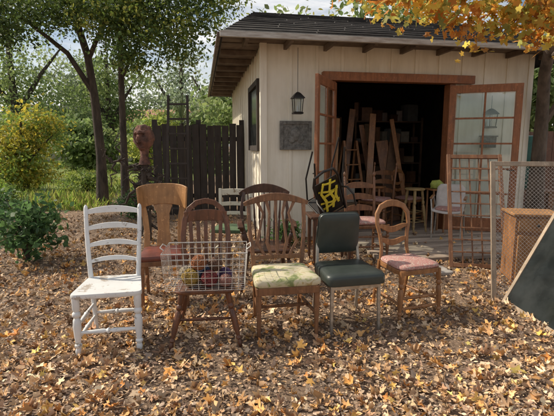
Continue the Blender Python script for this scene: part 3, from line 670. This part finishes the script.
n = int((Wd+Hh)/st)
for k in range(n):
    c_ = k*st
    x0 = max(.04, c_-(Hh-.04)); x1 = min(Wd-.04, c_-.04)
    if x1 > x0:
        f.tube([(x0,.006,c_-x0),(x1,.006,c_-x1)],.0016,3)
        f.tube([(Wd-x0,.009,c_-x0),(Wd-x1,.009,c_-x1)],.0016,3)
part('wire_mesh', f, 'wire', r)
m4 = axes_matrix(V((2.16,3.05,0)), (-.03,1,0), (.50,.03,1))
r = empty('framed_glass_panel'); r.matrix_world = m4; tag(r, 'dark glass panel in a thin weathered frame leaning at the bottom right', 'panel')
Wd, Hh = .85, 1.15; f = MB()
for x in (.02,Wd-.02): f.box((x,0,Hh/2),(.04,.03,Hh))
for z in (.02,Hh-.02): f.box((Wd/2,0,z),(Wd-.08,.028,.04))
part('frame', f, 'weathered', r, .002); part('pane', MB().box((Wd/2,.0,Hh/2),(Wd-.08,.012,Hh-.08)), 'darkglass', r)
# ------------------------------------------------------------ fence, ladder, sculpture
fs1 = BW(-.03,2.6)
r = empty('plank_fence', (0,0,0), 0, 'dark brown vertical plank fence joining the side of the workshop', 'fence')
A = V((-2.55,9.05,0)); Bp = V((fs1.x-.03,fs1.y,0)); d = (Bp-A); L = d.length; d.normalize(); an = math.atan2(d.y,d.x); n = int(L/.15); f = MB()
for i in range(n):
    c_ = A+d*(L*(i+.5)/n); hh = 1.9+random.uniform(-.03,.03)
    f.box(c_+V((0,0,hh/2)),(L/n-.012,.022,hh), Matrix.Rotation(an,3,'Z')@Matrix.Rotation(random.uniform(-.008,.008),3,'Y'))
part('boards', f, 'fence', r, .003)
for z in (.4,1.6): part('rail', MB().box((A+Bp)/2+V((-d.y,d.x,0))*.035+V((0,0,z)),(L,.045,.09), Matrix.Rotation(an,3,'Z')), 'fence', r)
for t in (0,.5,1): part('post', MB().box(A.lerp(Bp,t*.98)+V((-d.y,d.x,0))*.11+V((0,0,1.0)),(.1,.1,2.0), Matrix.Rotation(an,3,'Z')), 'fence', r, .004)
m4 = axes_matrix(V((-2.2,8.5,0)), (1,.05,0), (.0,.16,1)); r = empty('wooden_ladder'); r.matrix_world = m4
tag(r, 'tall black ladder leaning against the dark plank fence', 'ladder')
for x in (0,.44): part('side_rail', MB().bar((x,0,0),(x*.86+.03,0,2.5),.05,.03,side=(1,0,0)), 'fence', r, .003)
for k in range(8): part('rung', MB().bar((.005+.004*k,0,.22+k*.3),(.435-.006*k,0,.22+k*.3),.035,.03,side=(0,0,1)), 'fence', r)
p = V((-2.02,6.6,0)); r = empty('head_sculpture', p, R(-12), 'rust coloured carved head on a tangled dark branch body in front of the trees', 'sculpture')
def hf(p):
    q = p.copy()
    if q.y < 0:
        if abs(q.x) < .22 and -.35 < q.z < .25: q.y -= .34*(1-abs(q.x)/.22)*(1-abs(q.z+.1)/.4)
        for s in (-1,1):
            dd = math.hypot(q.x-s*.35, q.z-.18)
            if dd < .22: q.y += .35*(1-dd/.22)
        if abs(q.z-.40) < .1 and abs(q.x) < .6: q.y -= .13
        dd = math.hypot(q.x*.6, q.z+.52)
        if dd < .15: q.y += .2*(1-dd/.15)
    if q.z < -.3: q.x *= 1-(-.3-q.z)*.35
    return q*(1+.10*mnoise.noise(q*3.1)+.06*mnoise.noise(q*8))
part('head', MB().sphere((0,0,1.58),(.15,.16,.20),48,36,hf), 'rust', r)
part('neck', MB().tube([(0,0,1.18),(0,0,1.3),(0,.01,1.44)],[.09,.06,.07],12), 'rust', r)
for s in (-1,1): part('ear', MB().sphere((s*.153,.02,1.58),(.02,.035,.05)), 'rust', r)
part('stand', MB().tube([(0,0,.02),(.02,0,.4),(-.02,.01,.8),(0,0,1.22)],[.06,.05,.06,.06]), 'bark', r)
def wig(p0, p1, r0, n=7, amp=.06):
    p0=V(p0);p1=V(p1); pts=[p0.lerp(p1,i/n)+V((random.uniform(-amp,amp),random.uniform(-amp,amp),random.uniform(-amp,amp)))*(0<i) for i in range(n+1)]
    return MB().tube(pts,[r0*(1-.7*i/n) for i in range(n+1)],6)
for k in range(3):
    a = k*2.09+.4; part('foot', wig((0,0,.3),(.3*math.cos(a),.3*math.sin(a),0.03),.03,5,.02), 'bark', r)
for a_, b_, q in (((0,0,1.12),(-.68,.05,1.20),.04),((-.3,0,1.15),(-.5,.05,1.62),.025),((0,0,1.1),(.42,0,.6),.04),((0,0,1.0),(-.4,-.1,.45),.035),((-.55,0,1.2),(-.75,0,1.45),.02),((-.05,0,1.15),(.22,0,1.38),.025),((-.5,0,1.2),(-.6,0,.8),.02)): part('arm', wig(a_,b_,q), 'bark', r)
for k in range(40):
    a = random.random()*6.28; z = random.uniform(.45,1.2); L_ = random.uniform(.2,.42)
    part('branch', wig((random.uniform(-.12,.12),0,z),(L_*math.cos(a),L_*.6*math.sin(a),z+random.uniform(-.3,.25)),.02,5,.05), 'bark', r)
# ------------------------------------------------------------ interior clutter
def place(mb, name, mat, u, v, z, rz, label, cat, bevel=.004, group=None):
    return tag(mb.build(name, M[mat] if isinstance(mat,str) else mat, None, bevel, BW(u,v,z), BR+rz), label, cat, group)
def shelf(u, v, wd, label, cols, side):
    r = empty('shelving_unit', BW(u,v,.055), BR, label, 'shelving')
    for x in (-1,1):
        for y in (-1,1): part('upright', MB().box((x*wd/2,y*.18,1.0),(.04,.04,2.0)), 'shelfwood', r)
    for k in range(5): part('shelf', MB().box((0,0,.15+k*.44),(wd-.04,.4,.025)), 'shelfwood', r)
    for k in range(5):
        x = -wd/2+.06
        while x < wd/2-.14:
            w_ = random.uniform(.08,.26); h_ = random.uniform(.06,.38)
            if random.random() < .9 and x+w_ < wd/2-.02:
                c = random.choice(cols); o = MB(); o.box((0,0,h_/2),(w_,random.uniform(.15,.32),h_)); o.box((0,0,h_+.006),(w_*1.03,.2,.012))
                pos = BW(u,v,.055)+Matrix.Rotation(BR,3,'Z')@V((x+w_/2,random.uniform(-.05,.05),.164+k*.44)); ob = o.build('storage_box', c, None, .004, pos, BR+random.uniform(-.5,.5))
                tag(ob, 'storage box on the ' + ['lowest','second lowest','middle','second highest','top'][k] + ' shelf of the ' + side + ' shelving inside the workshop', 'box', 'boxes on the ' + ['lowest','second lowest','middle','second highest','top'][k] + ' shelf at ' + side)
            x += w_+random.uniform(.0,.08)
bc = [M['carton'], plain('box_grey',(.14,.15,.15),None,.6), plain('box_white',(.30,.27,.22),None,.6), plain('box_brown',(.20,.10,.055),None,.6), M['dark'], M['shelfwood'], M['mid']]  # storage box colours kept dark to stand in for interior shade
shelf(1.35,2.4,1.2,'dim wooden shelving full of boxes at left inside the workshop',bc,'left'); shelf(3.0,2.3,1.5,'dim wooden shelving full of boxes at right inside the workshop',bc,'right')
place(MB().box((0,0,.2),(.5,.4,.4)).box((0,0,.405),(.52,.42,.014)), 'cardboard_box', 'carton', 1.5,.7,.055,.2, 'cardboard box on the workshop floor near the left door', 'box')
place(MB().box((0,0,.15),(.4,.35,.3)).box((0,0,.306),(.42,.37,.012)), 'cardboard_box', bc[2], 1.5,.72,.475,-.1, 'pale box stacked on the cardboard box near the left door', 'box')
place(MB().box((0,0,.3),(.7,.5,.6)).box((0,0,.61),(.74,.54,.025)), 'wooden_chest', 'mid', 2.75,1.55,.055,.1, 'brown wooden chest standing deep at the right inside the workshop', 'chest')
place(MB().box((0,0,.18),(.36,.32,.36)).box((0,0,.366),(.38,.34,.012)), 'cardboard_box', 'carton', 2.65,1.55,.69,-.2, 'cardboard box on top of the brown wooden chest', 'box')
f = MB()
for s in (-1,1): f.bar((s*.2,-.3,0),(s*.14,0,1.5),.05,.025); f.bar((s*.2,.3,0),(s*.14,.02,1.5),.04,.025)
for k in range(5): f.box((0,-.26+k*.055,.25+k*.27),(.36-.02*k,.08,.02))
place(f,'step_ladder','honey',1.78,1.1,.055,.3,'wooden step ladder standing inside the dark workshop','ladder')
for k,(u,v_,h_,w_,tl_,mt_,wd_) in enumerate(((2.05,1.05,2.0,.12,.06,'honey','tallest brown board leaning upright behind the step ladder'),(2.3,1.2,1.8,.10,-.08,'mid','narrow dark board leaning upright left of the workshop stool'),(2.42,1.1,1.65,.2,.1,'shelfwood','wide dark board leaning upright behind the workshop stool'),(1.62,1.3,2.1,.12,.1,'mid','tall brown board leaning upright beside the left shelving'),(2.62,1.1,1.5,.24,-.06,'mid','broad brown panel leaning upright behind the yellowish stool'),(2.85,1.0,1.9,.08,-.09,'honey','thin brown board leaning upright at the right of the doorway'),(1.35,.9,1.9,.07,.05,'tan','thin tan pole board leaning upright behind the left door'))):
    o = MB(); o.bar((0,-.2,0),(tl_*3,.1,h_),w_,.025,side=(1,0,0)); place(o,'leaning_board',mt_,u,v_,.055,0,wd_+' inside','board')
def pframe(u,v_,z,w_,h_,c,label):
    o = empty('picture_frame', BW(u,v_,z), BR, label, 'picture'); f = MB()
    for x in (-1,1): f.box((x*(w_/2-.02),0,h_/2),(.04,.03,h_))
    for z_ in (.02,h_-.02): f.box((0,0,z_),(w_-.08,.029,.04))
    part('frame', f, 'mid', o, .002); part('canvas', MB().box((0,.004,h_/2),(w_-.08,.01,h_-.08)), c, o)
pframe(3.3,2.0,.055,.45,.6,bc[1],'framed grey picture standing against the right shelving'); pframe(1.25,2.05,.055,.4,.55,bc[2],'framed pale picture standing against the left shelving')
a = duptree(ch7); a.location = BW(1.98,.25,.06); a.rotation_euler = (0,0,R(-40)); a['label'] = 'brown ladder back chair standing just inside the workshop doorway'
a = duptree(ch6); a.location = BW(2.75,.65,.06); a.rotation_euler = (0,0,R(35)); a['label'] = 'honey wood balloon back chair stored inside the workshop behind the stools'
a = duptree(ch7); a.location = BW(1.45,1.35,.06); a.rotation_euler = (0,0,R(25)); a['label'] = 'brown ladder back chair deep inside the workshop behind the boxes'
# ------------------------------------------------------------ trees
def tree(name, base_, trunk_pts, limbs, blobs, ncl, per, spread, size, cols, label, tpl=T_OV, bark='bark', r0=.12, seg=10, group=None, extra=None, lm='leaf'):
    r = empty(name, base_, 0, label, 'tree', group); b0 = V(base_)
    tb = MB(); k = len(trunk_pts); tb.tube([V(p)-b0 for p in trunk_pts],[r0*(1.25 if i==0 else 1)*(1-.55*i/(k-1)) for i in range(k)],seg)
    for L_ in limbs:
        q = len(L_[0]); tb.tube([V(p)-b0 for p in L_[0]],[L_[1]*(1-.75*i/(q-1)) for i in range(q)],6)
    part('trunk', tb, bark, r)
    C, ids = clumps(blobs, ncl, per, spread)
    if extra is not None:
        E, n_, s_ = extra; C2 = np.repeat(np.array(E), n_, axis=0)+rng.normal(size=(len(E)*n_,3))*np.array([s_,s_,s_*.5]); C = np.concatenate([C,C2]); ids = np.concatenate([ids, ids.max()+1+np.repeat(np.arange(len(E)),n_)])
    C = C-np.array(b0)
    leafmesh('crown', C, size[0]+rng.random(len(C))*(size[1]-size[0]), palette(cols, ids), tpl, M[lm], r)
    return r
t1 = G(103,204); t2 = G(126,207)
def over(gx, gy, h): s = h/math.tan(R(EL)); return (gx+AZ.x*s, gy+AZ.y*s, h)
dapple_spots = [(-2.9,4.4),(-2.2,5.2),(-3.3,5.8),(-1.6,5.6),(-.7,5.0),(.1,5.3),(-.2,4.6),(1.0,4.9),(-1.8,6.6),(1.9,4.5),(-.9,6.1),(-3.0,7.2),(.6,5.9),(-1.6,4.6),(-2.6,2.6),(2.9,4.9),(-3.9,4.9),(-4.2,6.6),(2.0,5.9),(.4,4.3),(1.4,5.4),(-2.6,6.2),(.9,1.9)]
dapple_clumps = [over(x+random.uniform(-.2,.2), y+random.uniform(-.2,.2), random.uniform(5.5,6.3)) for x,y in dapple_spots]  # unseen leaf clumps added overhead to dapple those ground spots with shade
tree('oak_tree', t1, [t1,(t1.x+.02,t1.y,1.2),(t1.x-.05,t1.y,2.6),(t1.x-.12,t1.y-.1,3.6),(t1.x-.4,t1.y-.4,5.0),(t1.x-.6,t1.y-.8,6.6)],
     [([(t1.x-.05,t1.y,2.7),(t1.x-.5,t1.y-.3,3.6),(t1.x-1.3,t1.y-.6,4.3),(t1.x-2.4,t1.y-1,5)],.08),([(t1.x-.1,t1.y-.1,3.5),(t1.x+.5,t1.y-.5,4.3),(t1.x+1.2,t1.y-1,4.8)],.06),([(t1.x-.3,t1.y-.3,4.5),(t1.x-.4,t1.y-2,5.4),(t1.x-1.0,t1.y-4,5.9),(t1.x-1.4,t1.y-6,6.0)],.06),([(t1.x-.4,t1.y-2,5.4),(t1.x-2.4,t1.y-3.2,5.8),(t1.x-3.5,t1.y-4.5,5.9)],.04)],
     [((t1.x-2.0,t1.y-1,4.3),(2.0,1.3,.6)),((t1.x-2.6,t1.y-1,4.0),(1.0,.8,.4)),((t1.x-.2,t1.y-.6,4.7),(1.5,1.2,.6))],
     300, 46, .2, (.055,.115), GREEN, 'spreading green tree with curving trunk left of the slim trunk', r0=.13, extra=(dapple_clumps, 80, .25))
tree('oak_tree', t2, [t2,(t2.x+.02,t2.y,1.5),(t2.x+.04,t2.y,3.0),(t2.x+.1,t2.y,4.6),(t2.x+.3,t2.y-.2,6.4)],
     [([(t2.x+.05,t2.y,3.0),(t2.x+.6,t2.y-.4,3.7),(t2.x+1.6,t2.y-.9,4.1)],.045),([(t2.x+.1,t2.y,4.2),(t2.x+.9,t2.y-.6,4.7),(t2.x+1.5,t2.y-1,4.9)],.05)],
     [((t2.x+1.0,t2.y-.8,4.05),(1.0,.8,.6)),((t2.x+1.9,t2.y-.9,4.1),(.85,.7,.5)),((t2.x+.3,t2.y-.4,4.3),(1.2,.9,.7)),((t2.x+1.5,t2.y-1,3.45),(.55,.5,.4)),((t2.x+.5,t2.y-.8,3.3),(.5,.5,.35)),((t2.x+1.2,t2.y-.9,4.8),(1.3,1,.4)),((t2.x+2.5,t2.y-1.2,4.45),(.5,.5,.3))],
     350, 40, .19, (.055,.11), GREEN[:3]+[(.12,.18,.06),(.25,.31,.06),(.33,.34,.07)], 'slim straight dark trunked tree right of the curving trunk', r0=.095)
def simple_tree(name, x, y, h, rad, cols, label, ncl=160, per=45, size=(.12,.22), cat_group=None, low=.35):
    b_ = V((x,y,0)); blobs = [((x+random.uniform(-.45,.45)*rad, y+random.uniform(-.3,.3)*rad, h*random.uniform(low+.15,.85)), (rad*random.uniform(.4,.75),)*2+(h*.17,)) for _ in range(7)]
    tree(name, b_, [b_,(x+.1,y,h*.3),(x-.05,y,h*.6),(x,y,h*.85)], [([(x,y,h*.3),(x+rad*.4,y,h*.55),(x+rad*.7,y,h*.7)],.02*h),([(x,y,h*.35),(x-rad*.4,y-.2,h*.6),(x-rad*.6,y,h*.75)],.02*h)], blobs, ncl, per, rad*.16, size, cols, label, r0=.03*h, seg=7, group=cat_group)
simple_tree('persimmon_tree', -8.3, 14.2, 2.7, 1.6, YG, 'small tree with yellow and green leaves at the left of the lawn', 150, 42, (.09,.16), low=.05)
simple_tree('persimmon_tree', -10.6, 18.2, 3.2, 1.7, YG[1:]+[(.26,.33,.08)], 'second yellow green tree behind the small yellow leaved tree', 120, 40, (.11,.18), low=.05)
simple_tree('young_tree', -4.9, 17.5, 2.6, 1.3, [(.22,.30,.07),(.30,.37,.08),(.38,.40,.09)], 'bright green young tree between the tree trunks', 100, 45, (.1,.16), low=.1)
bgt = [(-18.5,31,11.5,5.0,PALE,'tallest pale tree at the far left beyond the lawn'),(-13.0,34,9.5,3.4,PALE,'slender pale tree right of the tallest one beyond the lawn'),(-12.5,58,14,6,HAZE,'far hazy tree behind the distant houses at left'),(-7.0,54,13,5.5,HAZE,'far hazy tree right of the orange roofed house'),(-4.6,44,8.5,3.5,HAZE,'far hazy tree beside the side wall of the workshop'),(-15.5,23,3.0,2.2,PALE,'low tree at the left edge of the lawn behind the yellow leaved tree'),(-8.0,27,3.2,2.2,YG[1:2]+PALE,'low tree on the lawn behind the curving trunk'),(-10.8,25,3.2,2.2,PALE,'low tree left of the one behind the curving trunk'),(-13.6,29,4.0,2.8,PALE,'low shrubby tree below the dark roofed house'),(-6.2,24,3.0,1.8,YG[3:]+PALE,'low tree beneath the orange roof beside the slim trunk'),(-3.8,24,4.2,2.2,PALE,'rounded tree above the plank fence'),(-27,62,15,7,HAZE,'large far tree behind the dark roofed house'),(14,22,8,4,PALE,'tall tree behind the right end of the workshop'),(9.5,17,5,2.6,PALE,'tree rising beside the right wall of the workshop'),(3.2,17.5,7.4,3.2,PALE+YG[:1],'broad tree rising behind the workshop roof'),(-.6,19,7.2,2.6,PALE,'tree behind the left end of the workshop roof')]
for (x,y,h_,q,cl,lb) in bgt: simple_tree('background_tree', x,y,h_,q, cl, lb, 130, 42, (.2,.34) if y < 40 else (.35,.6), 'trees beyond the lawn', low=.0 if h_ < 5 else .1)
r = empty('yucca_plant', V((-2.35,10.8,0)), 0, 'spiky yucca rising behind the dark plank fence', 'plant')
part('stem', MB().tube([(0,0,0),(.03,0,1.2),(0,0,2.0)],[.07,.06,.05]), 'bark', r); f = MB()
for k in range(46):
    a = random.random()*6.28; e_ = random.uniform(-.1,1.45); L_ = random.uniform(.45,.75); dv = V((math.cos(a)*math.cos(e_),math.sin(a)*math.cos(e_),math.sin(e_)))
    p0 = V((0,0,1.85+random.random()*.35)); f.ribbon([p0,p0+dv*L_*.5,p0+dv*L_-V((0,0,.05))],[.03,.035,.003],.003,(-math.sin(a),math.cos(a),0))
part('leaves', f, plain('yucca_leaf',(.18,.23,.10),(.10,.14,.06),.5), r)
def bush(x,y,rad,h,n,size,cols,label,cat='bush'):
    r = empty('leafy_bush', V((x,y,0)), 0, label, cat); f = MB()
    for k in range(16):
        a = random.random()*6.28; q = random.random()*rad*.8; f.tube([(0,0,0),(q*.4*math.cos(a),q*.4*math.sin(a),h*.5),(q*math.cos(a),q*math.sin(a),h*random.uniform(.6,.95))],[.012,.008,.003],5)
    part('stem', f, 'bark', r)
    C, ids = clumps([((0,0,h*.45),(rad,rad,h*.45)),((rad*.3,0,h*.6),(rad*.5,rad*.5,h*.35))], n, 12, .08); C[:,2] = np.abs(C[:,2])+.02
    leafmesh('foliage', C, size[0]+rng.random(len(C))*(size[1]-size[0]), palette(cols,ids), T_OV, M['leaf'], r, flat=.35)
DG = [(.085,.17,.06),(.12,.22,.07),(.065,.13,.05)]
bush(-3.15,5.3,.5,.9,95,(.06,.12),DG,'green broad leaved bush at the left edge beside the white chair')
bush(-5.0,7.4,.6,.8,100,(.06,.11),DG+[(.18,.27,.07)],'leafy green bush behind the left edge bush')
bush(-6.8,9.8,.9,.7,130,(.07,.12),[(.20,.30,.05),(.26,.36,.06)],'bright green low bush left of the trunks on the lawn edge')
bush(-8.8,11.0,1.0,.9,120,(.07,.13),[(.22,.30,.06),(.32,.37,.07)],'bright yellow green bush at the far left of the lawn edge')
bush(-5.6,12.6,.8,.8,110,(.07,.12),[(.17,.25,.06),(.28,.34,.07)],'rough green bush on the lawn behind the curving trunk')
bush(-3.2,11.6,.7,.9,110,(.07,.12),[(.10,.16,.05),(.16,.22,.06)],'green bush behind the trunks beside the fence')
bush(-2.9,8.6,.4,.6,70,(.05,.09),DG,'small bush at the foot of the dark ladder')
bush(.12,6.25,.22,.36,40,(.05,.09),DG,'small green plant by the workshop corner','plant')
x0,y0 = 4.5,7.45
tree('maple_tree', (x0,y0,0), [(x0,y0,0),(x0,y0,1.2),(x0-.06,y0-.1,1.9),(x0-.26,y0-.4,2.6),(x0-.55,y0-1.1,3.4),(x0-.6,y0-1.9,4.6)],
     [([(x0-.04,y0-.1,1.8),(x0+.2,y0-.2,2.3),(x0+.3,y0-.5,3.0)],.07),([(x0-.4,y0-.9,3.2),(x0-.95,y0-2.0,3.2),(x0-2.1,y0-2.6,3.08),(x0-3.5,y0-2.6,3.0)],.035),([(x0-.5,y0-1.0,3.4),(x0-1,y0-2.2,3.2),(x0-1.7,y0-2.6,2.75)],.03),([(x0-.28,y0-.5,2.8),(x0-.7,y0-1.8,2.9),(x0-1.1,y0-2.4,2.65)],.028)],
     [((1.0,4.9,3.08),(.34,.35,.1)),((1.45,4.9,3.0),(.36,.35,.13)),((1.85,4.85,2.93),(.38,.35,.18)),((2.25,4.8,2.88),(.38,.35,.22)),((2.6,4.8,2.84),(.36,.4,.24)),((2.95,4.85,2.84),(.3,.4,.24)),((1.9,4.6,3.3),(1.1,.6,.16)),((3.3,5.2,2.9),(.35,.4,.24)),((2.2,4.9,2.62),(.16,.3,.1)),((3.4,4.6,3.5),(.7,.7,.3))],
     290, 9, .14, (.065,.13), ORANGE, 'autumn tree with orange lobed leaves overhanging the workshop roof', tpl=T_ST, bark='orangebark', r0=.13, lm='glowleaf')
def house(x,y,w_,d_,h_,rh,rc,label,rz=0):
    r = empty('distant_house', V((x,y,0)), rz, label, 'house')
    part('wall', MB().box((0,0,h_/2),(w_,d_,h_)), plain('render_'+str(x),(.5,.45,.38),None,.8,2), r)
    f = MB(); e_ = .4; f.add([(-w_/2-e_,-d_/2-e_,h_),(w_/2+e_,-d_/2-e_,h_),(w_/2+e_,d_/2+e_,h_),(-w_/2-e_,d_/2+e_,h_),(-w_/2-e_,0,h_+rh),(w_/2+e_,0,h_+rh)],[(0,1,5,4),(2,3,4,5),(0,4,3),(1,2,5),(3,2,1,0)])
    part('roof', f, plain('tiles_'+str(x),rc,None,.85,5), r)
    for k in (-1,0,1):
        o = MB().box((k*w_*.3,-d_/2-.02,h_*.5),(1.2,.08,1.1)); q = part('window', o, 'white', r); part('pane', MB().box((k*w_*.3,-d_/2-.065,h_*.5),(1.0,.02,.9)), 'darkglass', q)
house(-20,42,8,7,3.6,1.6,(.05,.05,.055),'distant house with dark roof seen beyond the lawn at left',.25)
house(-12.5,44,9,7,3.4,1.6,(.40,.20,.12),'distant house with orange tiled roof beyond the lawn')
r = empty('board_fence', BW(4.8,3.0), BR-.1, 'brown board fence behind the right end of the workshop', 'fence'); f = MB()
for k in range(34): f.box((k*.15,0,.9+random.uniform(-.02,.02)),(.14,.02,1.8))
part('boards', f, 'brown', r); part('rail', MB().box((2.5,.04,1.4),(5.1,.04,.09)), 'brown', r)
tag(MB().loft([(.28*math.cos(a*math.pi/10),.28*math.sin(a*math.pi/10)) for a in range(20)],[(.92,0),(1,.1),(1.03,.5),(1,.95),(.92,1.0),(.9,1.02),(.5,1.04)]).build('storage_barrel', plain('teal_plastic',(.05,.16,.13),None,.5), None, 0, V((5.0,8.6,.62))), 'teal green barrel beside the orange leaved tree trunk', 'barrel')
tag(MB().box((0,0,.585),(.8,.8,.04)).box((-.3,-.3,.28),(.1,.1,.56)).box((.3,-.3,.28),(.1,.1,.56)).box((-.3,.3,.28),(.1,.1,.56)).box((.3,.3,.28),(.1,.1,.56)).build('barrel_stand', M['mid'], None, .004, V((5.0,8.6,0))), 'wooden stand under the teal green barrel', 'stand')
